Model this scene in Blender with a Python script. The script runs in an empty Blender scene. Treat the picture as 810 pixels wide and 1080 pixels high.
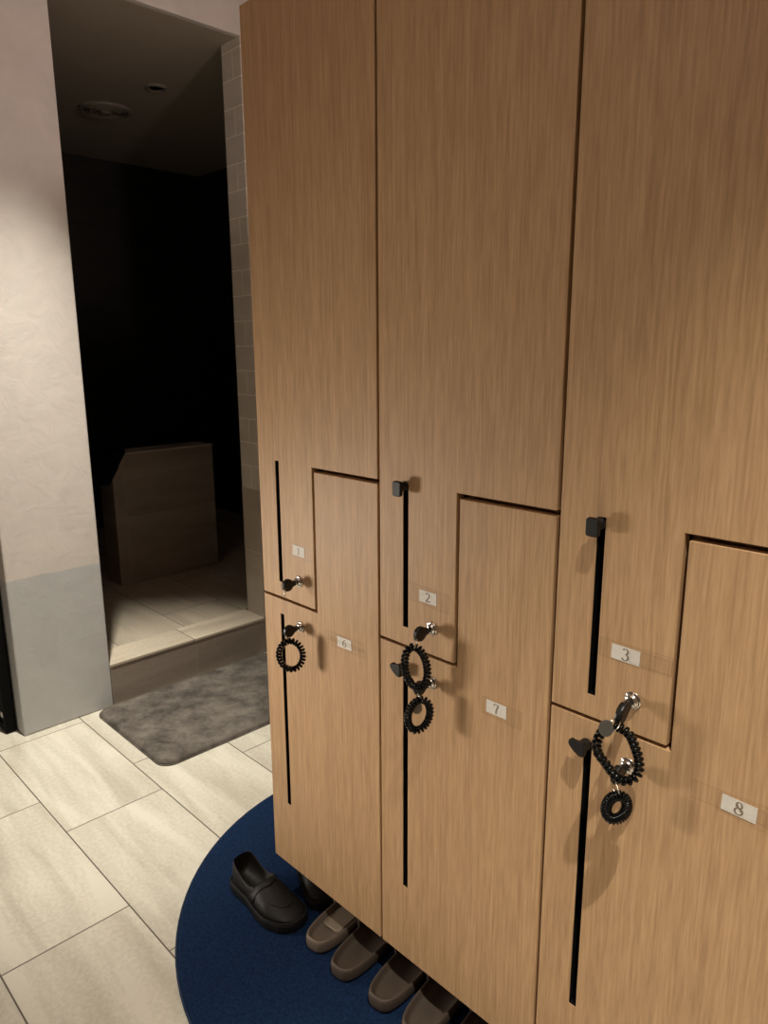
import bpy, bmesh, math, random
from mathutils import Vector, Matrix
random.seed(7)
S = bpy.context.scene
COL = S.collection
PI = math.pi

# ------------------------------------------------------------------ materials
def new_mat(name):
    m = bpy.data.materials.new(name); m.use_nodes = True
    nt = m.node_tree; b = nt.nodes['Principled BSDF']
    return m, nt, b

def N(nt, t, **kw):
    n = nt.nodes.new(t)
    for k, v in kw.items():
        if k == 'inp':
            for a, c in v.items(): n.inputs[a].default_value = c
        else: setattr(n, k, v)
    return n

def srgb(r, g, b):
    f = lambda c: (c/255/12.92) if c/255 <= .04045 else ((c/255+.055)/1.055)**2.4
    return (f(r), f(g), f(b), 1)

def simple(name, col, rough=.5, metal=0, spec=.5, noise=0, nscale=40, bump=0, bscale=200):
    m, nt, b = new_mat(name)
    b.inputs['Roughness'].default_value = rough; b.inputs['Metallic'].default_value = metal
    b.inputs['Specular IOR Level'].default_value = spec
    b.inputs['Base Color'].default_value = col
    tc = N(nt, 'ShaderNodeTexCoord')
    if noise:
        n = N(nt, 'ShaderNodeTexNoise', inp={'Scale': nscale, 'Detail': 6})
        nt.links.new(tc.outputs['Object'], n.inputs['Vector'])
        mr = N(nt, 'ShaderNodeMapRange', inp={'From Min': .3, 'From Max': .7, 'To Min': 1-noise, 'To Max': 1+noise})
        nt.links.new(n.outputs['Fac'], mr.inputs['Value'])
        mx = N(nt, 'ShaderNodeVectorMath', operation='SCALE'); mx.inputs[0].default_value = col[:3]
        nt.links.new(mr.outputs[0], mx.inputs['Scale'])
        nt.links.new(mx.outputs[0], b.inputs['Base Color'])
    if bump:
        n2 = N(nt, 'ShaderNodeTexNoise', inp={'Scale': bscale, 'Detail': 4})
        nt.links.new(tc.outputs['Object'], n2.inputs['Vector'])
        bp = N(nt, 'ShaderNodeBump', inp={'Strength': bump, 'Distance': .002})
        nt.links.new(n2.outputs['Fac'], bp.inputs['Height'])
        nt.links.new(bp.outputs[0], b.inputs['Normal'])
    return m

def wood_mat(name):
    m, nt, b = new_mat(name)
    tc = N(nt, 'ShaderNodeTexCoord')
    def streak(sx, sz, detail, off=0.):
        mp = N(nt, 'ShaderNodeMapping'); mp.inputs['Scale'].default_value = (sx, sx, sz)
        mp.inputs['Location'].default_value = (off, off*2, off*3)
        nt.links.new(tc.outputs['Object'], mp.inputs['Vector'])
        n = N(nt, 'ShaderNodeTexNoise', inp={'Scale': 1, 'Detail': detail, 'Roughness': .6, 'Distortion': .15})
        nt.links.new(mp.outputs[0], n.inputs['Vector'])
        return n
    a = streak(260, 13, 3); c = streak(60, 1.6, 3, 5.); d = streak(150, 3, 2, 9.)
    def mul(n, w):
        k = N(nt, 'ShaderNodeMath', operation='MULTIPLY'); k.inputs[1].default_value = w
        nt.links.new(n.outputs['Fac'], k.inputs[0]); return k
    s1 = N(nt, 'ShaderNodeMath', operation='ADD'); s2 = N(nt, 'ShaderNodeMath', operation='ADD')
    nt.links.new(mul(a, .5).outputs[0], s1.inputs[0]); nt.links.new(mul(c, .25).outputs[0], s1.inputs[1])
    nt.links.new(s1.outputs[0], s2.inputs[0]); nt.links.new(mul(d, .25).outputs[0], s2.inputs[1])
    r = N(nt, 'ShaderNodeValToRGB')
    e = r.color_ramp.elements
    e[0].position = .39; e[0].color = (.375, .230, .120, 1)
    e[1].position = .61; e[1].color = (.535, .345, .190, 1)
    x = e.new(.5); x.color = (.46, .288, .153, 1)
    nt.links.new(s2.outputs[0], r.inputs['Fac'])
    nt.links.new(r.outputs[0], b.inputs['Base Color'])
    b.inputs['Roughness'].default_value = .5; b.inputs['Specular IOR Level'].default_value = .25
    bp = N(nt, 'ShaderNodeBump', inp={'Strength': .12, 'Distance': .0008})
    nt.links.new(a.outputs['Fac'], bp.inputs['Height']); nt.links.new(bp.outputs[0], b.inputs['Normal'])
    return m

def tile_mat(name, c1, c2, grout, W, H, offx, offy, offset=1/3, mortar=.0018, rough=.45, axes='XY', veins=1.):
    """running-bond stone-look tiles"""
    m, nt, b = new_mat(name)
    tc = N(nt, 'ShaderNodeTexCoord')
    sp = N(nt, 'ShaderNodeSeparateXYZ'); nt.links.new(tc.outputs['Object'], sp.inputs[0])
    cb = N(nt, 'ShaderNodeCombineXYZ')
    nt.links.new(sp.outputs[axes[0]], cb.inputs[0]); nt.links.new(sp.outputs[axes[1]], cb.inputs[1])
    mp = N(nt, 'ShaderNodeMapping'); mp.inputs['Location'].default_value = (offx, offy, 0)
    nt.links.new(cb.outputs[0], mp.inputs['Vector'])
    br = N(nt, 'ShaderNodeTexBrick', offset=offset, offset_frequency=2, squash=1)
    for k, v in {'Scale': 1, 'Mortar Size': mortar, 'Mortar Smooth': .1, 'Bias': 0, 'Brick Width': W, 'Row Height': H}.items():
        br.inputs[k].default_value = v
    br.inputs['Color1'].default_value = (0, 0, 0, 1); br.inputs['Color2'].default_value = (1, 1, 1, 1)
    br.inputs['Mortar'].default_value = (.5, .5, .5, 1)
    nt.links.new(mp.outputs[0], br.inputs['Vector'])
    # per-tile offset for the veins
    sc = N(nt, 'ShaderNodeVectorMath', operation='SCALE'); sc.inputs['Scale'].default_value = 17.
    nt.links.new(br.outputs['Color'], sc.inputs[0])
    ad = N(nt, 'ShaderNodeVectorMath', operation='ADD')
    nt.links.new(cb.outputs[0], ad.inputs[0]); nt.links.new(sc.outputs[0], ad.inputs[1])
    mp2 = N(nt, 'ShaderNodeMapping'); mp2.inputs['Scale'].default_value = (1.6, 11, 1); mp2.inputs['Rotation'].default_value = (0, 0, .12)
    nt.links.new(ad.outputs[0], mp2.inputs['Vector'])
    n1 = N(nt, 'ShaderNodeTexNoise', inp={'Scale': 1, 'Detail': 5, 'Roughness': .55, 'Distortion': .6})
    nt.links.new(mp2.outputs[0], n1.inputs['Vector'])
    n2 = N(nt, 'ShaderNodeTexNoise', inp={'Scale': 90, 'Detail': 5, 'Roughness': .7})
    nt.links.new(tc.outputs['Object'], n2.inputs['Vector'])
    a1 = N(nt, 'ShaderNodeMath', operation='MULTIPLY_ADD'); a1.inputs[1].default_value = .55
    nt.links.new(n2.outputs['Fac'], a1.inputs[0]); nt.links.new(n1.outputs['Fac'], a1.inputs[2])
    r = N(nt, 'ShaderNodeValToRGB'); e = r.color_ramp.elements
    e[0].position = .56; e[0].color = c2; e[1].position = .56+.34/veins; e[1].color = c1
    nt.links.new(a1.outputs[0], r.inputs['Fac'])
    mx = N(nt, 'ShaderNodeMix', data_type='RGBA')
    nt.links.new(br.outputs['Fac'], mx.inputs['Factor'])
    nt.links.new(r.outputs[0], mx.inputs['A']); mx.inputs['B'].default_value = grout
    nt.links.new(mx.outputs['Result'], b.inputs['Base Color'])
    b.inputs['Roughness'].default_value = rough
    bp = N(nt, 'ShaderNodeBump', invert=True, inp={'Strength': .6, 'Distance': .002})
    nt.links.new(br.outputs['Fac'], bp.inputs['Height']); nt.links.new(bp.outputs[0], b.inputs['Normal'])
    return m

def wall_mat(name, up, low, zline):
    """plaster wall with a painted grey dado up to zline"""
    m, nt, b = new_mat(name)
    tc = N(nt, 'ShaderNodeTexCoord')
    sp = N(nt, 'ShaderNodeSeparateXYZ'); nt.links.new(tc.outputs['Object'], sp.inputs[0])
    n0 = N(nt, 'ShaderNodeTexNoise', inp={'Scale': 22, 'Detail': 3}); nt.links.new(tc.outputs['Object'], n0.inputs['Vector'])
    w = N(nt, 'ShaderNodeMath', operation='MULTIPLY_ADD'); w.inputs[1].default_value = .012
    nt.links.new(n0.outputs['Fac'], w.inputs[0]); nt.links.new(sp.outputs['Z'], w.inputs[2])
    gt = N(nt, 'ShaderNodeMapRange', inp={'From Min': zline+.0045, 'From Max': zline+.0075})
    nt.links.new(w.outputs[0], gt.inputs['Value'])
    n1 = N(nt, 'ShaderNodeTexNoise', inp={'Scale': 6, 'Detail': 6, 'Roughness': .6, 'Distortion': .8}); nt.links.new(tc.outputs['Object'], n1.inputs['Vector'])
    mr = N(nt, 'ShaderNodeMapRange', inp={'From Min': .3, 'From Max': .7, 'To Min': .93, 'To Max': 1.05}); nt.links.new(n1.outputs['Fac'], mr.inputs['Value'])
    mx = N(nt, 'ShaderNodeMix', data_type='RGBA'); mx.inputs['A'].default_value = low; mx.inputs['B'].default_value = up
    nt.links.new(gt.outputs[0], mx.inputs['Factor'])
    sc = N(nt, 'ShaderNodeVectorMath', operation='SCALE'); nt.links.new(mx.outputs['Result'], sc.inputs[0]); nt.links.new(mr.outputs[0], sc.inputs['Scale'])
    nt.links.new(sc.outputs[0], b.inputs['Base Color'])
    b.inputs['Roughness'].default_value = .75; b.inputs['Specular IOR Level'].default_value = .2
    n2 = N(nt, 'ShaderNodeTexNoise', inp={'Scale': 14, 'Detail': 6, 'Roughness': .6, 'Distortion': 1.}); nt.links.new(tc.outputs['Object'], n2.inputs['Vector'])
    bp = N(nt, 'ShaderNodeBump', inp={'Strength': .25, 'Distance': .006}); nt.links.new(n2.outputs['Fac'], bp.inputs['Height'])
    nt.links.new(bp.outputs[0], b.inputs['Normal'])
    return m

M = {}
M['wood'] = wood_mat('oak_laminate')
M['floor'] = tile_mat('floor_tile', (.66, .63, .54, 1), (.46, .425, .35, 1), (.12, .10, .08, 1), .592, .2965, -(-.81)+.592*4, .285+.2965*20, offset=2/3)
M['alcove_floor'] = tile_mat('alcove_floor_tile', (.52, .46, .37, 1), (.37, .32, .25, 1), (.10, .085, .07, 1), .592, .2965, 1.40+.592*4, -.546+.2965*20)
M['threshold'] = tile_mat('threshold_tile', (.62, .55, .44, 1), (.44, .38, .30, 1), (.10, .085, .07, 1), .60, 2., -.503+.6*4, 5, offset=0, axes='YX')
M['riser'] = tile_mat('riser_tile', (.30, .255, .215, 1), (.215, .18, .15, 1), (.34, .30, .25, 1), .60, 2., -.512+.6*4, 5, offset=0, axes='YZ')
M['pony'] = tile_mat('dark_wall_tile', (.30, .255, .21, 1), (.22, .185, .15, 1), (.30, .27, .23, 1), .60, .32, -.66+.6*4, -.514+.32*6, offset=.0, axes='YZ')
M['reveal'] = tile_mat('pale_metro_tile', (.60, .55, .47, 1), (.52, .475, .40, 1), (.85, .80, .70, 1), .20, .1005, 2.0, -.745+.1005*20, offset=.5, axes='XZ')
M['reveal_low'] = tile_mat('brown_tile', (.42, .36, .29, 1), (.36, .30, .24, 1), (.60, .54, .45, 1), .60, .285, 2.0, -.745+.285*10, offset=0, axes='XZ')
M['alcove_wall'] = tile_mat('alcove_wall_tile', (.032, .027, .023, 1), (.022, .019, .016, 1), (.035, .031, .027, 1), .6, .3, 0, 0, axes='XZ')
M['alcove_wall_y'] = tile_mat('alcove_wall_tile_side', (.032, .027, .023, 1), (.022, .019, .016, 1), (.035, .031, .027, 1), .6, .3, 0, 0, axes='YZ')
M['plaster'] = wall_mat('plaster_with_grey_dado', (.66, .615, .575, 1), (.515, .522, .525, 1), .573)
M['plain'] = simple('plain_plaster', (.36, .31, .27, 1), .8, noise=.04, nscale=5)
M['ceiling'] = simple('ceiling_paint', (.38, .34, .31, 1), .85, noise=.03, nscale=4)
M['alcove_ceiling'] = simple('alcove_ceiling_paint', (.40, .345, .28, 1), .8, noise=.03, nscale=4)
M['black'] = simple('black_plastic', (.006, .0055, .0055, 1), .38, spec=.35, noise=.2, nscale=60)
M['black_matte'] = simple('black_lining', (.004, .004, .004, 1), .8, spec=.1)
M['hook'] = simple('dark_grey_hook_plastic', (.009, .008, .0075, 1), .5, spec=.3, noise=.15, nscale=80)
M['coil'] = simple('glossy_black_cord', (.0025, .0025, .0025, 1), .14, spec=.2)
M['chrome'] = simple('chrome', (.80, .76, .70, 1), .16, metal=1)
M['steel'] = simple('steel_wire', (.75, .68, .58, 1), .22, metal=1)
M['disc'] = simple('dark_grey_tag', (.075, .068, .06, 1), .45)
M['disc_brown'] = simple('smoky_brown_tag', (.16, .11, .065, 1), .35)
M['paper'] = simple('white_card', (.72, .70, .65, 1), .7, noise=.06, nscale=150)
M['ink'] = simple('brown_grey_ink', (.20, .155, .11, 1), .7)
M['ink_dark'] = simple('grey_ink', (.13, .12, .10, 1), .7)
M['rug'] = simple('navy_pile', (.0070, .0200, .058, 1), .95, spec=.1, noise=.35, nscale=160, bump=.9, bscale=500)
M['rug_edge'] = simple('rug_binding', (.02, .035, .07, 1), .9, spec=.1, noise=.3, nscale=200)
M['leather'] = simple('black_leather', (.0065, .0052, .0045, 1), .56, spec=.35, noise=.15, nscale=60, bump=.25, bscale=300)
M['sole_black'] = simple('black_rubber_sole', (.0055, .005, .005, 1), .65, spec=.3)
M['lining'] = simple('shoe_lining', (.012, .010, .009, 1), .8)
M['eva'] = simple('brown_foam_shaded', (.070, .050, .037, 1), .6, noise=.08, nscale=30)  # base colour darkened to stand for the shadow over the slippers
M['eva_lit'] = simple('brown_foam_lit', (.145, .110, .084, 1), .55, noise=.08, nscale=30)  # paler foam copy; light on the first slipper put into its colour
M['eva_pad'] = simple('beige_pad', (.24, .19, .14, 1), .5, noise=.06, nscale=30)
M['towel'] = simple('black_terry', (.004, .004, .005, 1), .95, spec=.05, bump=.8, bscale=400)
M['vent'] = simple('grey_vent', (.26, .225, .18, 1), .6)
M['white'] = simple('white_label', (.75, .73, .7, 1), .6)

# shaggy mat: pile brushed in patches
m, nt, b = new_mat('grey_shag'); M['mat'] = m
tc = N(nt, 'ShaderNodeTexCoord')
n1 = N(nt, 'ShaderNodeTexNoise', inp={'Scale': 11, 'Detail': 9, 'Roughness': .72, 'Distortion': .15}); nt.links.new(tc.outputs['Object'], n1.inputs['Vector'])
r = N(nt, 'ShaderNodeValToRGB'); e = r.color_ramp.elements
e[0].position = .38; e[0].color = (.075, .066, .058, 1); e[1].position = .64; e[1].color = (.190, .169, .148, 1)
nt.links.new(n1.outputs['Fac'], r.inputs['Fac']); nt.links.new(r.outputs[0], b.inputs['Base Color'])
b.inputs['Roughness'].default_value = 1; b.inputs['Specular IOR Level'].default_value = .05
n2 = N(nt, 'ShaderNodeTexNoise', inp={'Scale': 260, 'Detail': 3}); nt.links.new(tc.outputs['Object'], n2.inputs['Vector'])
bp = N(nt, 'ShaderNodeBump', inp={'Strength': .7, 'Distance': .006}); nt.links.new(n2.outputs['Fac'], bp.inputs['Height']); nt.links.new(bp.outputs[0], b.inputs['Normal'])

def tape_mat(name, alpha, col):
    m, nt, b = new_mat(name)
    b.inputs['Base Color'].default_value = col; b.inputs['Roughness'].default_value = .25
    b.inputs['Alpha'].default_value = alpha; b.inputs['Specular IOR Level'].default_value = .4
    return m
M['tape'] = tape_mat('clear_tape_film', .06, (.35, .24, .14, 1))
M['tape_edge'] = tape_mat('clear_tape_edge', .26, (.16, .09, .045, 1))

# ------------------------------------------------------------------ mesh helpers
class MB:
    def __init__(s): s.bm = bmesh.new(); s.mi = 0
    def face(s, vs):
        try:
            f = s.bm.faces.new(vs); f.material_index = s.mi; return f
        except ValueError: return None
    def v(s, p): return s.bm.verts.new(p)
    def box(s, x0, x1, y0, y1, z0, z1, bev=0, seg=2):
        vs = [s.v((x, y, z)) for x in (x0, x1) for y in (y0, y1) for z in (z0, z1)]
        fs = [s.face([vs[i] for i in q]) for q in ((0, 1, 3, 2), (4, 6, 7, 5), (0, 4, 5, 1), (2, 3, 7, 6), (0, 2, 6, 4), (1, 5, 7, 3))]
        if bev:
            es = list({e for f in fs for e in f.edges})
            bmesh.ops.bevel(s.bm, geom=es, offset=bev, segments=seg, affect='EDGES', profile=.5)
        return s
    def tube(s, pts, r, seg=8, closed=False, cap=True):
        pts = [Vector(p) for p in pts]; n = len(pts); rings = []
        T = []
        for i in range(n):
            if closed: t = pts[(i+1) % n]-pts[i-1]
            else: t = pts[min(i+1, n-1)]-pts[max(i-1, 0)]
            T.append(t.normalized())
        up = Vector((0, 0, 1)) if abs(T[0].z) < .9 else Vector((1, 0, 0))
        nrm = (up-T[0]*up.dot(T[0])).normalized()
        for i in range(n):
            nrm = (nrm-T[i]*nrm.dot(T[i])).normalized(); bn = T[i].cross(nrm)
            rr = r[i] if isinstance(r, (list, tuple)) else r
            rings.append([s.v(pts[i]+(nrm*math.cos(2*PI*k/seg)+bn*math.sin(2*PI*k/seg))*rr) for k in range(seg)])
        for i in range(n if closed else n-1):
            a, c = rings[i], rings[(i+1) % n]
            for k in range(seg): s.face([a[k], a[(k+1) % seg], c[(k+1) % seg], c[k]])
        if cap and not closed:
            s.face(rings[0][::-1]); s.face(rings[-1])
        return s
    def loops(s, rings, close_first=True, close_last=True):
        R = [[s.v(p) for p in q] for q in rings]
        n = len(R[0])
        for a, c in zip(R, R[1:]):
            for k in range(n): s.face([a[k], a[(k+1) % n], c[(k+1) % n], c[k]])
        if close_first: s.face(R[0][::-1])
        if close_last: s.face(R[-1])
        return R
    def grid(s, rows):
        R = [[s.v(p) for p in q] for q in rows]
        for a, c in zip(R, R[1:]):
            for k in range(len(a)-1): s.face([a[k], a[k+1], c[k+1], c[k]])
        return R
    def prism(s, poly, y0, y1, bev=0):
        """outline in xz extruded along y"""
        a = [s.v((x, y0, z)) for x, z in poly]; c = [s.v((x, y1, z)) for x, z in poly]; n = len(poly)
        f1 = s.face(a); f2 = s.face(c[::-1])
        fs = [s.face([a[k], c[k], c[(k+1) % n], a[(k+1) % n]]) for k in range(n)]
        if bev: bmesh.ops.bevel(s.bm, geom=[e for e in f1.edges], offset=bev, segments=2, affect='EDGES', profile=.5)
        return s
    def build(s, name, mats, parent=None, smooth=False, sub=0, autos=None):
        bmesh.ops.recalc_face_normals(s.bm, faces=s.bm.faces)
        me = bpy.data.meshes.new(name); s.bm.to_mesh(me); s.bm.free()
        for mm in (mats if isinstance(mats, (list, tuple)) else [mats]): me.materials.append(mm)
        if smooth:
            for p in me.polygons: p.use_smooth = True
        o = bpy.data.objects.new(name, me); COL.objects.link(o)
        if parent: o.parent = parent
        if sub:
            md = o.modifiers.new('subdivision', 'SUBSURF'); md.levels = sub; md.render_levels = sub
        return o

def thing(name, label, cat, loc=(0, 0, 0), rz=0, group=None):
    o = bpy.data.objects.new(name, None); COL.objects.link(o)
    o.empty_display_size = .05
    o.location = loc; o.rotation_euler = (0, 0, rz); o['label'] = label; o['category'] = cat
    if group: o['group'] = group
    return o
def tag(o, label, cat, group=None):
    o['label'] = label; o['category'] = cat
    if group: o['group'] = group
    return o
def struct(name, mb, mats, label=None):
    o = mb.build(name, mats); o['kind'] = 'structure'
    if label: o['label'] = label
    return o

# ------------------------------------------------------------------ the room
XW = -1.246                    # plane of the plaster wall with the opening
STEP = .168; HEAD = 2.488; CEIL = 2.78
Y0, Y1 = .145, .855            # the opening
struct('floor', MB().box(-1.95, 2.6, -2.6, 1.1, -.06, 0), M['floor'], 'pale stone-look floor tiles in running bond')
struct('ceiling', MB().box(-1.95, 2.6, -2.6, 1.1, CEIL, CEIL+.06), M['ceiling'])
w = MB()
w.box(-1.95, XW, -.182, Y0, 0, CEIL, bev=.006)                    # pillar left of the opening
w.box(-1.272, XW, Y0-.006, Y1+.020, HEAD+.0005, CEIL-.001, bev=.004)   # wall above the opening
w.box(-1.372, XW, Y1+.012, 1.1, 0, CEIL, bev=.003)                # wall right of the opening
struct('wall_left', w, M['plaster'], 'pale plaster wall with grey painted lower band, beside a dark opening')
struct('wall_back', MB().box(XW, 2.6, 1.02, 1.1, 0, CEIL), M['plain'])
struct('wall_right', MB().box(2.5, 2.6, -2.6, 1.02, 0, CEIL), M['plain'])
struct('wall_front', MB().box(-1.95, 2.5, -2.6, -2.5, 0, CEIL), M['plain'])
struct('wall_far_left', MB().box(-1.95, -1.85, -2.5, -.182, 0, CEIL), M['plain'])
# tiled right-hand reveal of the opening
w = MB(); w.box(-1.345, XW-.0005, Y1, Y1+.012, .745, HEAD); w.box(-1.3752, -1.3455, Y1, Y1+.012, .745, HEAD, bev=.003)
struct('trim_1', w, M['reveal'], 'small pale tiles on the right side of the opening')
struct('trim_2', MB().box(-1.3752, XW-.0005, Y1, Y1+.012, STEP, .7445), M['reveal_low'], 'brown tiles low on the right side of the opening')
# step: riser and threshold
struct('trim_3', MB().box(-1.262, XW-.0015, Y0, Y1+.012, 0, STEP-.010), M['riser'], 'brown-grey tiled step riser')
struct('trim_4', MB().box(-1.402, XW+.001, Y0, Y1, STEP-.010, STEP, bev=.0008), M['threshold'], 'pale tiled step edge')
struct('floor_alcove', MB().box(-3.4, -1.402, -.17, 2.0, STEP-.06, STEP), M['alcove_floor'], 'pale tiled floor inside the dark alcove')
struct('ceiling_alcove', MB().box(-3.4, -1.2725, -.17, 2.0, HEAD, HEAD+.06), M['alcove_ceiling'])
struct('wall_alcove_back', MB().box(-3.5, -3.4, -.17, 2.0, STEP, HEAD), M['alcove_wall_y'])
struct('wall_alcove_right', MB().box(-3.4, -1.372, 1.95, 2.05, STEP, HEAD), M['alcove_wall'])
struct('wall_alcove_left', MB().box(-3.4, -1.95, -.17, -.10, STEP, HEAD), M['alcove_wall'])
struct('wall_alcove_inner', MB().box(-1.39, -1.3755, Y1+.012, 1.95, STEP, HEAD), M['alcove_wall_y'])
# low tiled wall inside the alcove
w = MB(); w.box(-2.27, -2.117, .60, 1.165, STEP, .834, bev=.004)
struct('wall_alcove_low', w, M['pony'], 'low dark tiled wall inside the alcove')

struct('trim_5', MB().box(-2.275, -2.1155, .598, 1.168, .834, .8395, bev=.001), simple('pale_tile_edge', (.55, .49, .42, 1), .4), 'pale edge strip along the top of the low wall')  # edge trim added pale so its colour gives the rim's highlight
# ------------------------------------------------------------------ alcove fittings
t = thing('ceiling_vent', 'round grey vent set in the dark alcove ceiling, larger of its two discs', 'vent', (-2.44, .87, HEAD))
def lathe(mb, prof, seg=32, cx=0, cy=0):
    return mb.loops([[(cx+r_*math.cos(2*PI*k/seg), cy+r_*math.sin(2*PI*k/seg), z) for k in range(seg)] for r_, z in prof], True, True)
w = MB(); lathe(w, [(.105, 0), (.128, 0), (.126, -.010), (.112, -.016), (.100, -.012), (.098, -.002)]); w.build('rim', M['vent'], t, smooth=False)
w = MB()
for q in (.09, .07, .05): 
    w.tube([(q*math.cos(2*PI*k/28), q*math.sin(2*PI*k/28), -.011) for k in range(28)], .005, 6, True)
w.build('grille', M['vent'], t, smooth=True)
w = MB(); lathe(w, [(.03, -.003), (.03, -.017), (.022, -.021), (.004, -.021)], 20); w.build('hub', M['vent'], t)
t = thing('recessed_downlight', 'small round unlit downlight in the dark alcove ceiling', 'ceiling light', (-1.975, .895, HEAD))
w = MB(); lathe(w, [(.034, 0), (.050, 0), (.049, -.006), (.040, -.010), (.033, -.007), (.032, -.001)], 28); w.build('trim_ring', M['vent'], t)
w = MB(); lathe(w, [(.030, -.0005), (.030, -.004), (.018, -.008), (.003, -.009)], 24); w.build('lens', M['black'], t, smooth=True)

# dark towel hung over the low wall's left corner
t = thing('towel', 'black towel draped over the left corner of the low tiled wall', 'towel', (-2.19, .615, .8397))
w = MB()
rows = []
# across the wall top (in x) then down the front; hangs lower on its left
path = [(-.10, -.15), (-.095, .006), (-.06, .016), (0, .018), (.05, .016), (.084, .006), (.088, -.03), (.089, -.07), (.09, -.11), (.09, -.145)]
for i, (px_, pz) in enumerate(path):
    row = []
    for j in range(13):
        u = j/12; y = -.10+u*.160
        drop = pz if pz > -.02 else pz*(1-.85*max(0, (u-.40)/.60)**1.1)
        row.append((px_+.004*math.sin(9*u+i*.5), y+(0 if pz > -.02 else .02*pz*u*8), drop+.003*math.sin(14*u)))
    rows.append(row)
w.grid(rows)
o = w.build('cloth', M['towel'], t, smooth=True)
md = o.modifiers.new('thickness', 'SOLIDIFY'); md.thickness = .010; md.offset = 1
md = o.modifiers.new('subdivision', 'SUBSURF'); md.levels = 1; md.render_levels = 1
w = MB(); w.tube([(.097, -.10+.055*k/8, -.128+.004*math.sin(k)) for k in range(9)], .005, 6); w.build('hem', M['towel'], t, smooth=True)

# black board beside the pillar (only its right edge is in the photograph)
t = thing('standing_board', 'black standing board beside the pillar, at the left edge of the photo', 'board', (-1.50, -.205, 0))
MB().box(-.17, .17, -.012, .014, .02, .86, bev=.002).build('panel', M['black_matte'], t)
w = MB()
w.box(-.194, -.168, -.018, .017, .004, .88, bev=.002); w.box(.168, .194, -.018, .017, .004, .88, bev=.002)
w.box(-.168, .168, -.018, .017, .004, .03, bev=.002); w.box(-.168, .168, -.018, .017, .85, .88, bev=.002); w.build('frame', M['black_matte'], t)
for s_ in (-1, 1): MB().box(s_*.15-.02, s_*.15+.02, -.016, .016, 0, .004).build('foot', M['sole_black'], t)
MB().box(.158, .178, -.0195, -.0183, .06, .078).build('label_sticker', M['white'], t)['label'] = 'small white sticker'

# ------------------------------------------------------------------ locker cabinet
CW = .3812; ZB, ZT, ZH, ZL = .1145, 1.983, 1.0997, .7978; SX = .1906; G = .0030; TH = .018; DEP = .50
cab = thing('locker_cabinet', 'tall light oak cabinet of six numbered L-shaped locker doors', 'lockers', (0, 0, 0))
w = MB()
for k in range(4):
    x0 = k*CW-.008 if 0 < k < 3 else (0 if k == 0 else 3*CW-.016)
    w.box(x0, x0+.016, (.032 if 0 < k < 3 else TH+.001), DEP, ZB, ZT)
w.box(.016, 3*CW-.016, TH+.001, DEP, ZT-.016, ZT); w.box(.016, 3*CW-.016, TH+.001, DEP, ZB, ZB+.016)
w.box(.016, 3*CW-.016, DEP-.010, DEP-.002, ZB+.016, ZT-.016)
for k in range(3):
    x0, x1 = k*CW+.0085, (k+1)*CW-.0085
    if k == 0: x0 = .0165
    if k == 2: x1 = 3*CW-.0165
    xs = k*CW+SX
    w.box(x0, xs-.008, .034, DEP-.011, ZL-.008, ZL+.008); w.box(xs-.008, xs+.008, .034, DEP-.011, ZL-.008, ZH+.008); w.box(xs+.008, x1, .034, DEP-.011, ZH-.008, ZH+.008)
w.build('carcass', M['wood'], cab)
for x, y in ((.03, .44), (3*CW-.06, .44), (.045, .30), (3*CW-.06, .30)):
    w = MB(); lathe(w, [(.017, .008), (.020, .010), (.020, .020), (.016, .024), (.016, .10), (.024, .106), (.024, ZB)], 20, x, y); w.build('leg', M['black'], cab)

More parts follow.
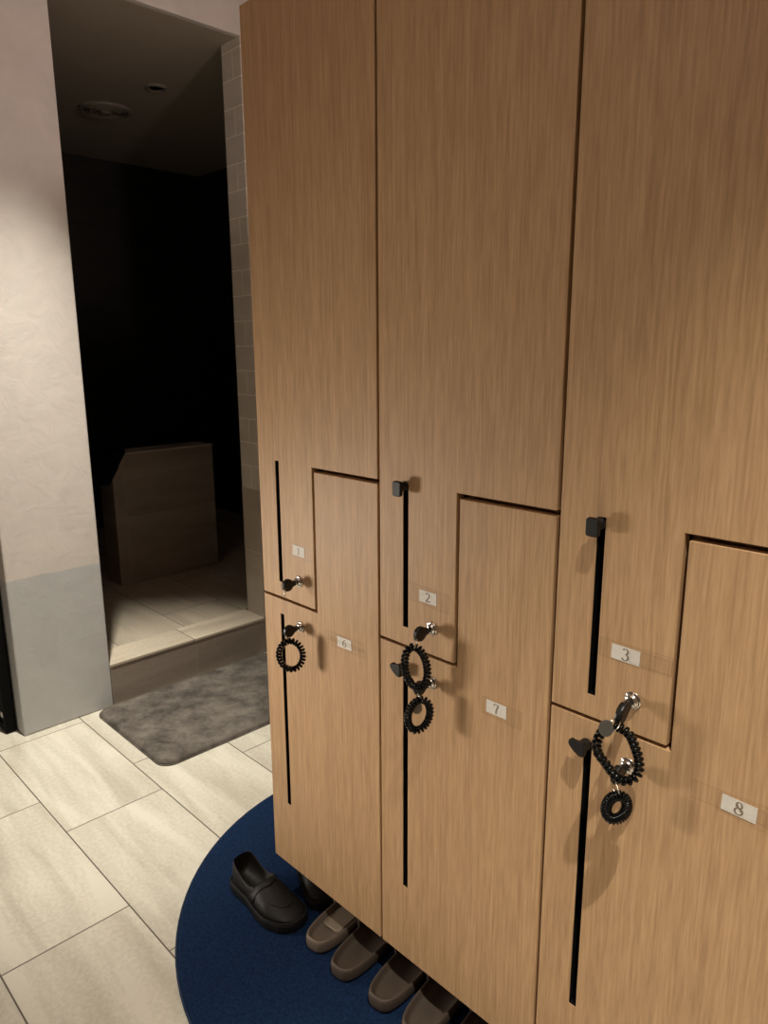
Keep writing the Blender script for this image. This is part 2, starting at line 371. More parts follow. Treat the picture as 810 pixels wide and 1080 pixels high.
def door(k, upper, num):
    x0, x1 = k*CW+G, (k+1)*CW-G; xs = k*CW+SX
    if upper: poly = [(x0, ZT), (x1, ZT), (x1, ZH+G+.0006), (xs-G-.0008, ZH+G+.0006), (xs-G-.0008, ZL+G), (x0, ZL+G)]
    else: poly = [(x0, ZL-G), (xs+G, ZL-G), (xs+G, ZH-G-.0022), (x1, ZH-G-.0022), (x1, ZB), (x0, ZB)]
    sx0, sx1 = k*CW+.0632, k*CW+.0755
    sz0, sz1 = ((.836, 1.105) if upper else (.282, .760))
    xsn = sorted({round(p[0], 5) for p in poly} | {round(sx0, 5), round(sx1, 5)})
    zsn = sorted({round(p[1], 5) for p in poly} | {sz0, sz1})
    def inside(x, z):
        c = False; n = len(poly)
        for i in range(n):
            (xa, za), (xb, zb) = poly[i], poly[(i+1) % n]
            if (za > z) != (zb > z) and x < (xb-xa)*(z-za)/(zb-za)+xa: c = not c
        return c and not (sx0 < x < sx1 and sz0 < z < sz1)
    w = MB(); vc = {}
    def V(i, j, y):
        q = (i, j, y)
        if q not in vc: vc[q] = w.v((xsn[i], y, zsn[j]))
        return vc[q]
    cells = {(i, j) for i in range(len(xsn)-1) for j in range(len(zsn)-1) if inside((xsn[i]+xsn[i+1])/2, (zsn[j]+zsn[j+1])/2)}
    for (i, j) in cells:
        w.face([V(i, j, 0), V(i+1, j, 0), V(i+1, j+1, 0), V(i, j+1, 0)])
        w.face([V(i, j, TH), V(i, j+1, TH), V(i+1, j+1, TH), V(i+1, j, TH)])
        for (di, dj, a, c_) in ((-1, 0, (i, j), (i, j+1)), (1, 0, (i+1, j), (i+1, j+1)), (0, -1, (i, j), (i+1, j)), (0, 1, (i, j+1), (i+1, j+1))):
            if (i+di, j+dj) not in cells:
                w.face([V(*a, 0), V(*c_, 0), V(*c_, TH), V(*a, TH)])
    d = w.build('door', M['wood'], cab)
    bv = d.modifiers.new('edge', 'BEVEL'); bv.width = .0009; bv.segments = 2; bv.limit_method = 'ANGLE'
    d['label'] = ('upper' if upper else 'lower')+' L-shaped oak door numbered '+num
    # black recessed slot
    e = .0004
    w = MB()
    a = [w.v(p) for p in ((sx0+e, .0006, sz0+e), (sx1-e, .0006, sz0+e), (sx1-e, .0006, sz1-e), (sx0+e, .0006, sz1-e))]
    c = [w.v((v.co.x, .0165, v.co.z)) for v in a]
    for i in range(4): w.face([a[i], a[(i+1) % 4], c[(i+1) % 4], c[i]])
    w.face(c)
    w.build('slot_recess', M['black_matte'], d)
    return d

# numerals: broad-nib strokes
def nib(pts, thin, thick, ang=0):
    """variable-width flat strip as quads: list of (left,right) pairs"""
    out = []
    n = len(pts)
    for i in range(n):
        a = pts[max(i-1, 0)]; c = pts[min(i+1, n-1)]
        t = Vector((c[0]-a[0], c[1]-a[1])).normalized()
        wd = 1.35*thin+(1.3*thick-1.35*thin)*abs(t.y*math.cos(ang)-t.x*math.sin(ang))**1.5
        nr = Vector((-t.y, t.x))*wd/2
        p = Vector(pts[i]); out.append((p+nr, p-nr))
    return out
def arc(cx, cy, rx, ry, a0, a1, n=14):
    return [(cx+rx*math.cos(math.radians(a0+(a1-a0)*i/n)), cy+ry*math.sin(math.radians(a0+(a1-a0)*i/n))) for i in range(n+1)]
DIG = {
 '1': [(([(0, .02), (0, .98)]), .12, .12), ([(.0, .97), (-.17, .86)], .07, .05), ([(-.15, .02), (.15, .02)], .05, .05)],
 '2': [(arc(0, .72, .25, .26, 165, -25)+[(.12, .46), (-.05, .25), (-.27, .04)], .05, .13), ([(-.28, .05), (-.1, .06), (.12, .04), (.30, .06), (.33, .2)], .10, .05)],
 '3': [(arc(-.02, .75, .22, .23, 155, -90), .05, .13), (arc(-.03, .27, .27, .27, 90, -155), .05, .14)],
 '6': [([(.24, .95), (.1, .93), (-.1, .8), (-.24, .55), (-.27, .33)]+arc(0, .3, .27, .29, 180, 540, 24)[1:], .05, .12)],
 '7': [([(-.26, .76), (-.24, .96), (.0, .95), (.27, .95)], .05, .09), ([(.27, .95), (.12, .6), (.02, .3), (.0, .02)], .07, .13)],
 '8': [(arc(0, .75, .20, .23, 0, 360, 24), .05, .10), (arc(0, .27, .27, .26, 0, 360, 24), .05, .11), ([(-.18, .82), (-.08, .6), (.1, .45), (.24, .3)], .1, .12)],
}
def number_card(d, num, cx, cz, cw, ch, rot, dh, tape, ink):
    w = MB(); ca, sa = math.cos(rot), math.sin(rot)
    def P(x, z, y): return (cx+x*ca-z*sa, y, cz+x*sa+z*ca)
    a = [w.v(P(x, z, -.0007)) for x, z in ((-cw/2, -ch/2), (cw/2, -ch/2), (cw/2, ch/2), (-cw/2, ch/2))]
    c = [w.v(P(x, z, -.0001)) for x, z in ((-cw/2, -ch/2), (cw/2, -ch/2), (cw/2, ch/2), (-cw/2, ch/2))]
    w.face(a); w.face(c[::-1])
    for i in range(4): w.face([a[i], a[(i+1) % 4], c[(i+1) % 4], c[i]])
    w.mi = 1
    for li, (pts, thin, thick) in enumerate(DIG[num]):
        pr = nib(pts, thin, thick); yy = -.00085-.00004*li
        vs = [(w.v(P(l.x*dh, (l.y-.5)*dh, yy)), w.v(P(r_.x*dh, (r_.y-.5)*dh, yy))) for l, r_ in pr]
        for q, s_ in zip(vs, vs[1:]): w.face([q[0], q[1], s_[1], s_[0]])
    w.build('number_card', [M['paper'], M[ink]], d)['label'] = 'white card with the numeral '+num
    # strips of clear tape over the card
    w = MB()
    for ti, (tx0, tx1, tz0, tz1, tr) in enumerate(tape):
        yy = -.0011-.00015*ti; bw = .0009; cr, sr = math.cos(tr), math.sin(tr)
        def Q(x, z, y=yy): return (cx+x*cr-z*sr, y, cz+x*sr+z*cr)
        w.mi = 0
        w.face([w.v(Q(*p)) for p in ((tx0+bw, tz0+bw), (tx1-bw, tz0+bw), (tx1-bw, tz1-bw), (tx0+bw, tz1-bw))])
        w.mi = 1
        for p in (((tx0, tz0), (tx1, tz0), (tx1, tz0+bw), (tx0, tz0+bw)), ((tx0, tz1-bw), (tx1, tz1-bw), (tx1, tz1), (tx0, tz1)),
                  ((tx0, tz0+bw), (tx0+bw, tz0+bw), (tx0+bw, tz1-bw), (tx0, tz1-bw)), ((tx1-bw, tz0+bw), (tx1, tz0+bw), (tx1, tz1-bw), (tx1-bw, tz1-bw))):
            w.face([w.v(Q(*q)) for q in p])
    w.build('clear_tape', [M['tape'], M['tape_edge']], d)

def lock(d, x, z):
    w = MB(); seg = 28
    prof = [(.0122, -.0001), (.0128, -.0012), (.0122, -.0026), (.0098, -.0032), (.0092, -.0030), (.0088, -.0075), (.0078, -.0086), (.002, -.0086)]
    w.loops([[(x+r_*math.cos(2*PI*k/seg), y, z+r_*math.sin(2*PI*k/seg)) for k in range(seg)] for r_, y in prof])
    o = w.build('lock_cylinder', M['chrome'], d, smooth=True); o['label'] = 'round chrome lock'

def rrect(hw, hh, r, n=4):
    pts = []
    for cx, cz, a0 in ((hw-r, hh-r, 0), (-hw+r, hh-r, 90), (-hw+r, -hh+r, 180), (hw-r, -hh+r, 270)):
        for i in range(n+1):
            a = math.radians(a0+90*i/n); pts.append((cx+r*math.cos(a), cz+r*math.sin(a)))
    return pts
def hook_stem(w, x, z, prof):
    seg = 16
    w.loops([[(x+r_*math.cos(2*PI*k/seg), y, z+r_*math.sin(2*PI*k/seg)) for k in range(seg)] for r_, y in prof])
def hook_upper(d, x, z):
    w = MB()
    hook_stem(w, x, z, ((.0088, .002), (.0092, -.003), (.0082, -.006), (.0065, -.009), (.0065, -.013), (.0085, -.0175)))
    w.prism([(x+a, z-.002+b_) for a, b_ in rrect(.0100, .0135, .0045)], -.0230, -.0165, bev=.0015)
    w.build('coat_hook', M['hook'], d, smooth=False)['label'] = 'black knob with a rounded square head'
def hook_lower(d, x, z):
    w = MB()
    hook_stem(w, x, z, ((.0088, .002), (.0092, -.003), (.0085, -.008), (.0085, -.014)))
    ctrl = [(-.0165, .004), (-.0160, .0080), (-.0125, .0092), (-.008, .0080), (-.003, .0088), (.003, .0125), (.0085, .0125), (.0105, .008), (.0105, -.004), (.009, -.0115), (.003, -.0125), (-.005, -.0085), (-.012, -.003), (-.0155, .001)]
    w.prism([(x-.002+a, z+b_) for a, b_ in ctrl], -.0225, -.0130, bev=.0018)
    w.build('coat_hook', M['hook'], d, smooth=False)['label'] = 'black two-lobed knob'

doors = {}
for k in range(3):
    doors[str(k+1)] = door(k, True, str(k+1)); doors[str(k+6)] = door(k, False, str(k+6))
LX = .1345
LOCK = {}
for k in range(3):
    for num, z in ((str(k+1), .851), (str(k+6), .748)):
        LOCK[num] = (k*CW+LX, z); lock(doors[num], *LOCK[num])
number_card(doors['1'], '1', .136, .9185, .040, .022, .0, .015, [(-.030, .042, -.016, .014, -.02)], 'ink_dark')
number_card(doors['2'], '2', .5055, .9065, .041, .022, .0, .0165, [(-.045, .050, -.016, .018, -.05)], 'ink_dark')
number_card(doors['3'], '3', .881, .9145, .043, .022, -.02, .0175, [(-.040, .068, -.012, .016, .0), (.006, .068, -.009, .012, -.02)], 'ink')
number_card(doors['6'], '6', .2785, .7525, .043, .022, .03, .016, [(-.062, .058, -.004, .015, .02), (-.045, .062, -.015, .003, .02)], 'ink')
number_card(doors['7'], '7', .661, .749, .041, .023, .0, .0175, [(-.030, .052, -.017, .014, -.02)], 'ink')
number_card(doors['8'], '8', 1.0505, .7535, .044, .0225, -.03, .018, [(-.062, .040, -.010, .017, .03), (-.026, .034, -.016, .012, -.06)], 'ink')
hook_upper(doors['2'], .4490, 1.0995); hook_upper(doors['3'], .8295, 1.0960)
hook_lower(doors['7'], .4490, .7560); hook_lower(doors['8'], .8290, .7550)

# ------------------------------------------------------------------ keys with spring-coil wristbands
def smooth_loop(pts, m=8):
    pts = [Vector(p) for p in pts]; n = len(pts); out = []
    for i in range(n):
        p0, p1, p2, p3 = pts[i-1], pts[i], pts[(i+1) % n], pts[(i+2) % n]
        for j in range(m):
            t_ = j/m
            out.append(.5*((2*p1)+(-p0+p2)*t_+(2*p0-5*p1+4*p2-p3)*t_**2+(-p0+3*p1-3*p2+p3)*t_**3))
    return out
def coil(mb, loop, rad, wire, turns, per=9, layers=1):
    c = smooth_loop(loop); n = len(c)
    cum = [0]
    for i in range(n): cum.append(cum[-1]+(c[(i+1) % n]-c[i]).length)
    L = cum[-1]; ctr = sum(c, Vector())/n
    v1 = c[0]-ctr; v2 = c[n//4]-ctr; nrm = v1.cross(v2).normalized()
    def at(s):
        s %= L
        i = max(j for j in range(n) if cum[j] <= s); t_ = (s-cum[i])/(cum[i+1]-cum[i])
        return c[i].lerp(c[(i+1) % n], t_), (c[(i+1) % n]-c[i]).normalized()
    pts = []
    tot = turns*per
    for q in range(tot):
        p, tg = at(L*q/tot*layers); side = tg.cross(nrm).normalized(); a = 2*PI*q/per
        pts.append(p+(side*math.cos(a)+nrm*math.sin(a))*rad)
    mb.tube(pts, wire, 6, closed=True)
LOOPS = {
'6': [(0.173, -0.0263, 0.7068), (0.1723, -0.0272, 0.6903), (0.1678, -0.0332, 0.6773), (0.1607, -0.0427, 0.6714), (0.1529, -0.053, 0.6742), (0.1466, -0.0614, 0.6849), (0.1434, -0.0657, 0.7005), (0.1442, -0.0647, 0.7169), (0.1487, -0.0587, 0.7297), (0.1557, -0.0493, 0.7356), (0.1634, -0.039, 0.7329), (0.1697, -0.0306, 0.7224)],
'2': [(0.532, -0.0308, 0.7955), (0.5325, -0.0301, 0.7756), (0.5298, -0.0337, 0.7603), (0.5246, -0.0407, 0.7538), (0.5183, -0.0491, 0.758), (0.5127, -0.0566, 0.7716), (0.5092, -0.0612, 0.7908), (0.5088, -0.0617, 0.8106), (0.5116, -0.0581, 0.8256), (0.5167, -0.0512, 0.8319), (0.5229, -0.043, 0.8279), (0.5285, -0.0355, 0.8146)],
'7': [(0.5404, -0.0336, 0.6993), (0.5358, -0.0382, 0.6857), (0.5291, -0.0449, 0.6774), (0.5221, -0.052, 0.6767), (0.5167, -0.0574, 0.6837), (0.5143, -0.0597, 0.6965), (0.5156, -0.0584, 0.7117), (0.5203, -0.0537, 0.7252), (0.527, -0.0471, 0.7334), (0.5339, -0.0401, 0.7341), (0.5393, -0.0347, 0.7272), (0.5417, -0.0323, 0.7145)],
'3': [(0.9038, -0.0451, 0.8277), (0.9129, -0.0372, 0.8182), (0.9196, -0.0314, 0.7999), (0.9244, -0.0272, 0.7814), (0.9254, -0.0264, 0.7625), (0.9193, -0.0317, 0.7503), (0.9087, -0.0409, 0.7482), (0.8994, -0.0489, 0.7579), (0.8909, -0.0563, 0.7736), (0.8824, -0.0637, 0.7891), (0.8807, -0.0652, 0.8064), (0.8858, -0.0608, 0.8225), (0.8941, -0.0535, 0.83)],
'8': [(0.9161, -0.0387, 0.7005), (0.9119, -0.0419, 0.6925), (0.9062, -0.0461, 0.6885), (0.9006, -0.0504, 0.6894), (0.8965, -0.0534, 0.6952), (0.8951, -0.0545, 0.7041), (0.8967, -0.0533, 0.7138), (0.9009, -0.0501, 0.7217), (0.9066, -0.0459, 0.7256), (0.9122, -0.0417, 0.7247), (0.9162, -0.0386, 0.719), (0.9176, -0.0376, 0.7102)],
}
#        cord radius, wire, turns, layers
CO = {'6': (.0048, .0028, 25, 1), '2': (.0050, .0029, 27, 1), '7': (.0050, .0027, 25, 1), '3': (.0045, .0030, 28, 1), '8': (.0066, .0017, 30, 1)}
KL = {'1': 'black-headed key without a wristband in the lock of door 1',
      '2': 'key with black coil wristband hanging from the lock of door 2',
      '3': 'key with large stretched black coil wristband and dark tag in the lock of door 3',
      '6': 'key with round black coil wristband in the lock of door 6',
      '7': 'key with black coil wristband and brownish tag in the lock of door 7',
      '8': 'key with small tight black coil wristband in the lock of door 8'}
def key(num, droop=-.35):
    lx, lz = LOCK[num]
    t = thing('locker_key', KL[num], 'key', (lx, -.009, lz), 0, 'locker keys left in the door locks')
    bas = Vector((lx, -.009, lz))
    MB().box(-.0009, .0009, -.008, .004, -.0035, .0035).build('blade', M['steel'], t)
    # flat bulb-shaped head in the yz plane
    w = MB()
    dr = .40 if num == '3' else .04
    side = [(-.0015, .0050), (-.006, .0052), (-.010, .0065), (-.014, .0105), (-.019, .0130), (-.0245, .0132), (-.030, .0112), (-.0335, .0070), (-.0350, .0022)]
    out = [(y, z) for y, z in side]+[(y, -z) for y, z in side[::-1]]
    out = [(y, z+y*dr) for y, z in out]
    hy = .0165
    rings = []
    for xx, sc in ((-.0052, .76), (-.0043, .95), (-.002, 1.), (.002, 1.), (.0043, .95), (.0052, .76)):
        cy_ = -.0035-hy
        rings.append([(xx, cy_+(y-cy_)*sc, cy_*dr+(z-cy_*dr)*sc) for y, z in out])
    w.loops(rings); w.build('key_head', M['black'], t, smooth=False)
    # split ring through the head's outer end, dropping to the band
    top = bas+Vector((0, -.0300, -.004-.030*dr))
    if num in LOOPS:
        c = LOOPS[num]; hi = max(c, key=lambda q: q[2]); tgt = Vector(hi)
        bot = tgt+Vector((0, 0, -.004))
    else: bot = top+Vector((.001, -.002, -.017))
    mid = (top+bot)/2; ax = (bot-top)/2; ax = ax*max(1, .0095/ax.length); sd = Vector((.75, -.55, 0)).normalized()*.0092
    w = MB(); w.tube([mid+ax*math.cos(2*PI*k/24)+sd*math.sin(2*PI*k/24)-bas for k in range(24)], .0009, 6, closed=True)
    w.tube([mid+Vector((0, 0, .0006))+ax*.97*math.cos(2*PI*k/24)+sd*1.06*math.sin(2*PI*k/24)-bas for k in range(24)], .0009, 6, closed=True)
    w.build('split_ring', M['steel'], t, smooth=True)
    if num in LOOPS:
        rad, wire, turns, lay = CO[num]
        w = MB(); coil(w, [Vector(p)-bas for p in LOOPS[num]], rad, wire, turns, 9, lay)
        w.build('coil_band', M['coil'], t, smooth=True)
    def disc(center, rx, rz, facing, mat):
        w = MB(); e1 = Vector(facing).normalized(); nn = e1.cross(Vector((0, 0, 1)))
        rings = []
        for q, sc in ((-.0010, .9), (-.0006, 1.), (.0006, 1.), (.0010, .9)):
            rings.append([Vector(center)-bas+nn*q+e1*rx*sc*math.cos(2*PI*k/24)+Vector((0, 0, 1))*rz*sc*math.sin(2*PI*k/24) for k in range(24)])
        w.loops(rings); w.build('tag', M[mat], t)
    if num == '3': disc((.8960, -.0720, .8350), .0100, .0125, (.8, .6, 0), 'disc')
    if num == '7': disc((.5210, -.0440, .7160), .0095, .0120, (.8, .6, 0), 'disc_brown')
for num in '123678': key(num)

# ------------------------------------------------------------------ round rug and bath mat
w = MB(); seg = 96
RC = (.318, .298); RR = .661
t = thing('round_rug', 'round navy blue rug under the lockers', 'rug', (RC[0], RC[1], 0))
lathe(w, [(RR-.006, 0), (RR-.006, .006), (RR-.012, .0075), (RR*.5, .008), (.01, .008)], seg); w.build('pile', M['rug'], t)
w = MB(); w.tube([((RR-.003)*math.cos(2*PI*k/seg), (RR-.003)*math.sin(2*PI*k/seg), .0032) for k in range(seg)], .0032, 8, closed=True)
w.build('bound_edge', M['rug_edge'], t, smooth=True)

t = thing('bath_mat', 'grey shaggy bath mat in front of the tiled step', 'mat', (-.971, .46, 0))
hw, hh, rad = .262, .392, .05
w = MB(); n = 6
def rr_out(sc_in): return rrect(hw-sc_in, hh-sc_in, max(rad-sc_in, .01), n)
random.seed(3)
rings = []
for ins, z in ((.004, 0), (0, .004), (.001, .010), (.008, .015)):
    rings.append([(x, y, z) for x, y in rr_out(ins)])
R = w.loops(rings, True, False)
from mathutils import noise
nx, ny = 60, 90
top = {}
ix, iy = hw-.008, hh-.008
def in_rr(x, y, r_=.042):
    dx, dy = abs(x)-(ix-r_), abs(y)-(iy-r_)
    return not (dx > 0 and dy > 0 and dx*dx+dy*dy > r_*r_)
def clampc(x, y, r_=.042):
    dx, dy = abs(x)-(ix-r_), abs(y)-(iy-r_)
    if dx > 0 and dy > 0:
        q = math.hypot(dx, dy)
        if q > r_: return math.copysign(ix-r_+dx*r_/q, x), math.copysign(iy-r_+dy*r_/q, y)
    return x, y
rows = []
for a in range(nx+1):
    row = []
    for b_ in range(ny+1):
        x, y = clampc(-ix+2*ix*a/nx, -iy+2*iy*b_/ny)
        ed = min(1, (ix-abs(x))*60, (iy-abs(y))*60)
        h = noise.noise(Vector((x*28, y*28, 3)))*.0045+noise.noise(Vector((x*75, y*75, 7)))*.0035
        row.append((x, y, .0145+max(0, ed)*(.003+h)))
    rows.append(row)
w.grid(rows)
o = w.build('pile', M['mat'], t, smooth=True)
w = MB(); w.tube([(x, y, .003) for x, y in rrect(hw+.001, hh+.001, rad, 8)], .003, 6, closed=True); w.build('piping', M['mat'], t, smooth=True)

# ------------------------------------------------------------------ slide slippers
ZR = .008                                                    # rug surface
def sole_outline(n=36, L=.262, Wd=.098):
    """heel at y=0, toe at y=L"""
    pts = []
    for i in range(n):
        a = 2*PI*i/n
        y = .5-.5*math.cos(a)
        sgn = 1 if a < PI else -1
        prof = math.sqrt(max(0, 1-(1-min(y/.17, 1))**2))*math.sqrt(max(0, 1-max(0, (y-.72)/.28)**2.3))
        wd = (.86+.14*math.sin(PI*min(1, max(0, (y-.15)/.85)))**1.)*prof
        # waist
        wd *= 1-.07*math.exp(-((y-.40)/.14)**2)
        pts.append((sgn*wd*Wd/2, y*L))
    return pts
def outline2(n, L, Wd):
    # even parametrisation: superellipse-like heel and toe
    pts = []
    for i in range(n):
        a = 2*PI*i/n - PI/2
        cx, sy = math.cos(a), math.sin(a)
        e = .54
        x = math.copysign(abs(cx)**e, cx); y = math.copysign(abs(sy)**(.9), sy)
        wd = Wd/2*(.965+.045*y-.05*math.exp(-((y+.1)/.35)**2))
        pts.append((x*wd, (y+1)/2*L))
    return pts
def slipper(label, x, y, rz, mat, pad=False):
    t = thing('slide_slipper', label, 'slipper', (x, y, ZR), rz, 'slide slippers under the lockers')
    n = 40; L, Wd = .262, .093
    base = outline2(n, L, Wd)
    cy = L/2
    def ring(ins, z, zf=None):
        sx_ = (Wd/2-ins)/(Wd/2); sy_ = (L/2-ins)/(L/2)
        return [(px_*sx_, cy+(py_-cy)*sy_, z+(zf(py_) if zf else 0)) for px_, py_ in base]
    heel = lambda y_: .006*max(0, 1-y_/.16)
    w = MB()
    w.loops([ring(.006, 0), ring(.002, .004), ring(0, .014, heel), ring(.0012, .026, heel), ring(.005, .030, heel), ring(.009, .027, heel), ring(.013, .019), ring(.020, .0165), ring(.034, .0155)])
    w.build('sole', mat, t, smooth=True, sub=1)
    w = MB(); rows = []
    for j in range(7):
        v_ = j/6; yy = .125+v_*.10; arch = .062-.012*v_; half = Wd/2-.0065
        row = []
        for i in range(15):
            th = PI*i/14
            row.append((-math.cos(th)*(half+.004*math.sin(th)), yy+.012*math.sin(th)*(0 if v_ > .5 else -1), .020+math.sin(th)**.8*arch*.85 if 0 < i < 14 else .020))
        rows.append(row)
    w.grid(rows); o = w.build('strap', mat, t, smooth=True)
    md = o.modifiers.new('thickness', 'SOLIDIFY'); md.thickness = .006; md.offset = 0
    if pad:
        w = MB(); 
        w.loops([[(px_*s_, yy0+(py_)*s_, z) for px_, py_ in rrect(.026, .034, .010, 4)] for s_, z, yy0 in ((.9, .0165, .098), (1., .0180, .098), (1., .0225, .098), (.93, .0240, .098))])
        w.build('insole_pad', M['eva_pad'], t)['label'] = 'beige pad'
    return t
slipper('brown slide slipper in a lit tone with pale pad, next to the black loafers', .2190, -.064, .13, M['eva_lit'], True)
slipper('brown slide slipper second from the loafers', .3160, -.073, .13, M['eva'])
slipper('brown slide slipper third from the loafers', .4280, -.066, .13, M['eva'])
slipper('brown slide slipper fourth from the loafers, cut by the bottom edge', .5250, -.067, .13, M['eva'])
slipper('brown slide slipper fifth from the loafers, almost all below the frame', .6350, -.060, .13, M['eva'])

# ------------------------------------------------------------------ black loafers
def interp(tab, t_):
    for (a, va), (c, vc) in zip(tab, tab[1:]):
        if t_ <= c:
            u = (t_-a)/(c-a); u = u*u*(3-2*u)*.5+u*.5; return va+(vc-va)*u
    return tab[-1][1]
def loafer(label, x, y, rz, mirror=1):
    t = thing('loafer', label, 'shoe', (x, y, ZR), rz, 'black loafers by the lockers')
    L = .228
    Wt = [(0, .011), (.015, .021), (.05, .030), (.15, .034), (.35, .0355), (.6, .043), (.75, .0440), (.88, .039), (.95, .030), (.985, .017), (1, .006)]
    Cy = [(0, 0), (.4, 0), (.7, .004), (1, -.006)]
    Top = [(0, .084), (.05, .086), (.14, .074), (.25, .060), (.36, .055), (.46, .066), (.54, .073), (.7, .064), (.85, .046), (.95, .036), (1, .026)]
    # sole + heel
    def outl(ins, n=25):
        up, dn = [], []
        for i in range(n):
            u = .5-.5*math.cos(PI*i/(n-1)); wd = max(.002, interp(Wt, u)+.0055-ins); cy_ = interp(Cy, u)*mirror
            xx = -.006+ins+u*(L+.012-2*ins)
            up.append((xx, cy_+wd)); dn.append((xx, cy_-wd))
        return up+dn[::-1]
    w = MB()
    zs = lambda xx: 0
    w.loops([[(a, c, z) for a, c in outl(i_)] for i_, z in ((.003, .0), (.001, .004), (.0, .012), (.0, .022), (.002, .026), (.006, .027))])
    w.build('sole', M['sole_black'], t)
    w = MB(); rim = [(a, c, .0275) for a, c in outl(.0015)]
    w.tube(rim, .0018, 6, closed=True); w.build('welt', M['sole_black'], t, smooth=True)
    # upper
    w = MB(); rows = []
    us = [0, .012, .03, .06, .11, .17, .23, .29, .35, .40, .44, .465, .485, .51, .55, .60, .66, .72, .78, .84, .89, .93, .96, .985, 1]
    for u in us:
        wd = interp(Wt, u); cy_ = interp(Cy, u)*mirror; h = interp(Top, u); z0 = .026; xx = u*L
        op = 1 if u < .455 else (max(0, 1-(u-.455)/.05) if u < .505 else 0)
        tl = min(.78, .62+.2*op) 
        prof_closed = [(-1, 0), (-1.06, .28), (-.97, .55), (-.74, .80), (-.45, .94), (-.2, .99), (0, 1), (.2, .99), (.45, .94), (.74, .80), (.97, .55), (1.06, .28), (1, 0)]
        prof_open = [(-1, 0), (-1.05, .35), (-.98, .72), (-.90, .98), (-.84, 1.0), (-.80, .93), (0, .10), (.80, .93), (.84, 1.0), (.90, .98), (.98, .72), (1.05, .35), (1, 0)]
        if op > 0: prof_open[5] = (-.76, .5); prof_open[7] = (.76, .5)
        g_ = min(1, u/.06)
        prof_open = [(c, 1-(1-d_)*g_ if k_ in (5, 6, 7) else d_) for k_, (c, d_) in enumerate(prof_open)]
        lean = .010*(1-u/.06) if u < .06 else 0
        row = []
        for (a, b_), (c, d_) in zip(prof_closed, prof_open):
            p, q = a*(1-op)+c*op, b_*(1-op)+d_*op
            row.append((xx-lean*(.2-q)*.8+ 0, cy_+p*wd, z0+q*(h-z0+.0)))
        rows.append(row)
    w.grid(rows); w.build('upper', M['leather'], t, smooth=True, sub=1)
    # raised apron seam on the vamp and the penny strap
    w = MB(); pts = []
    for i in range(25):
        a = PI*(i/24); u = .56+.30*math.sin(a)**.8; 
        wd = interp(Wt, u); h = interp(Top, u); cy_ = interp(Cy, u)*mirror
        f = -math.cos(a)*.72
        zq = .99-.30*abs(f/.72)**2.2
        pts.append((u*L, cy_+f*wd, .026+zq*(h-.026)+.0012))
    w.tube(pts, .0017, 6); w.build('apron_seam', M['leather'], t, smooth=True)
    w = MB(); rows = []
    for j in range(5):
        u = .50+.10*j/4; wd = interp(Wt, u); h = interp(Top, u); cy_ = interp(Cy, u)*mirror; row = []
        for i in range(17):
            f = -1+2*i/16; 
            zq = 1.0-.72*abs(f)**2.6; row.append((u*L-.014*abs(f), cy_+f*1.05*wd, .026+zq*(h-.026)+.0014))
        rows.append(row)
    w.grid(rows); o = w.build('saddle_strap', M['leather'], t, smooth=True)
    md = o.modifiers.new('thickness', 'SOLIDIFY'); md.thickness = .0020; md.offset = 0
    w = MB(); w.grid([[(xx, yy, .0325) for yy in (-.026, 0, .026)] for xx in (.012, .05, .1, .125)]); w.build('insole', M['lining'], t)
    return t
loafer('black leather loafer in full view on the rug, leftmost shoe', -.086, -.050, .02, -1)
loafer('black leather loafer mostly hidden under the lockers, behind its twin', -.068, .142, -.42, 1)

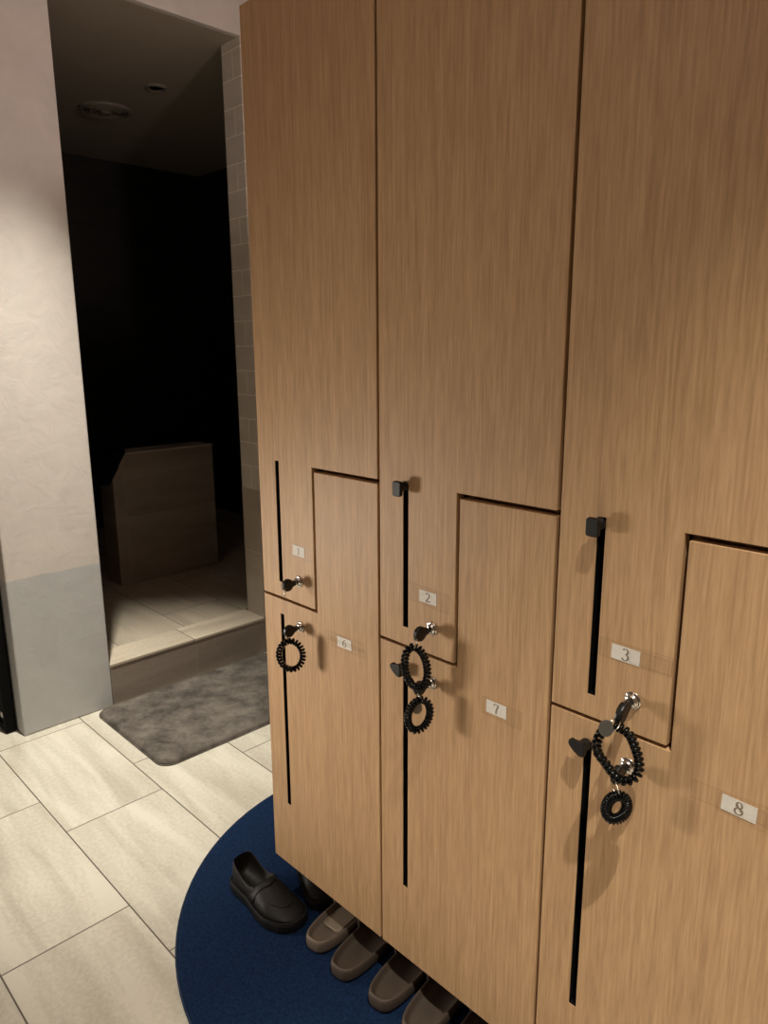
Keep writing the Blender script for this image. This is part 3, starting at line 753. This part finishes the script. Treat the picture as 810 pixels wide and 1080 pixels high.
# ------------------------------------------------------------------ camera
f_px = 771.207; yaw = .7971; pit = .2208; roll = -.0053
cy, sy, cp, sp = math.cos(yaw), math.sin(yaw), math.cos(pit), math.sin(pit)
F = Vector((-sy*cp, cy*cp, -sp)); R = Vector((cy, sy, 0)); U = R.cross(F)
cr, sr = math.cos(roll), math.sin(roll); R2 = cr*R+sr*U; U2 = -sr*R+cr*U
cam = bpy.data.cameras.new('camera'); co = bpy.data.objects.new('camera', cam); COL.objects.link(co)
mw = Matrix((R2, U2, -F)).transposed().to_4x4(); mw.translation = Vector((1.331, -.914, 1.338)); co.matrix_world = mw
cam.sensor_fit = 'HORIZONTAL'; cam.sensor_width = 36; cam.lens = f_px*36/810; cam.clip_start = .02
S.camera = co

# ------------------------------------------------------------------ light: warm ceiling spots and added fill lights
def spot(name, loc, target, power, size, blend, col, rad=.03):
    l = bpy.data.lights.new(name, 'SPOT'); l.energy = power; l.color = col; l.spot_size = math.radians(size); l.spot_blend = blend; l.shadow_soft_size = rad
    o = bpy.data.objects.new(name, l); COL.objects.link(o); o.location = loc
    d = Vector(target)-Vector(loc); o.rotation_euler = d.to_track_quat('-Z', 'Y').to_euler()
    return o
WARM = (1, .94, .81)
spot('downlight_entrance', (-.81, -.088, CEIL-.02), (-.95, .0, 0), 390, 47, 1, WARM, .03)
spot('downlight_lockers', (1.46, -.62, CEIL-.02), (1.40, -.66, 0), 385, 66, 1, WARM, .02)
def fill_light(name, typ, loc, power, col, size, target=None):
    l = bpy.data.lights.new(name, typ); l.energy = power; l.color = col
    if typ == 'AREA': l.shape = 'DISK'; l.size = size
    else: l.shadow_soft_size = size
    o = bpy.data.objects.new(name, l); COL.objects.link(o); o.location = loc
    if target: o.rotation_euler = (Vector(target)-Vector(loc)).to_track_quat('-Z', 'Y').to_euler()
fill_light('side_fill', 'AREA', (-.95, -1.15, .60), 4.6, (1, .90, .77), .36, (.30, 0, .62))  # unseen area light, added for rightward key shadows and brighter lower doors
bpy.data.lights['side_fill'].spread = math.radians(80)
fill_light('room_fill', 'POINT', (.3, -1.7, 2.45), 12.5, (1, .82, .72), .12)  # unseen point light added to lift the general level of the room
fill_light('cabinet_top_fill', 'POINT', (.62, .33, 2.06), 28, (1, .83, .77), .05)  # unseen light added above the cabinet to brighten the wall over the opening
wd = bpy.data.worlds.new('world'); S.world = wd; wd.use_nodes = True
wd.node_tree.nodes['Background'].inputs[0].default_value = (.9, .8, .75, 1); wd.node_tree.nodes['Background'].inputs[1].default_value = .02
S.view_settings.view_transform = 'Standard'; S.view_settings.look = 'None'; S.view_settings.gamma = 1; S.view_settings.use_curve_mapping = False
S.view_settings.exposure = 0
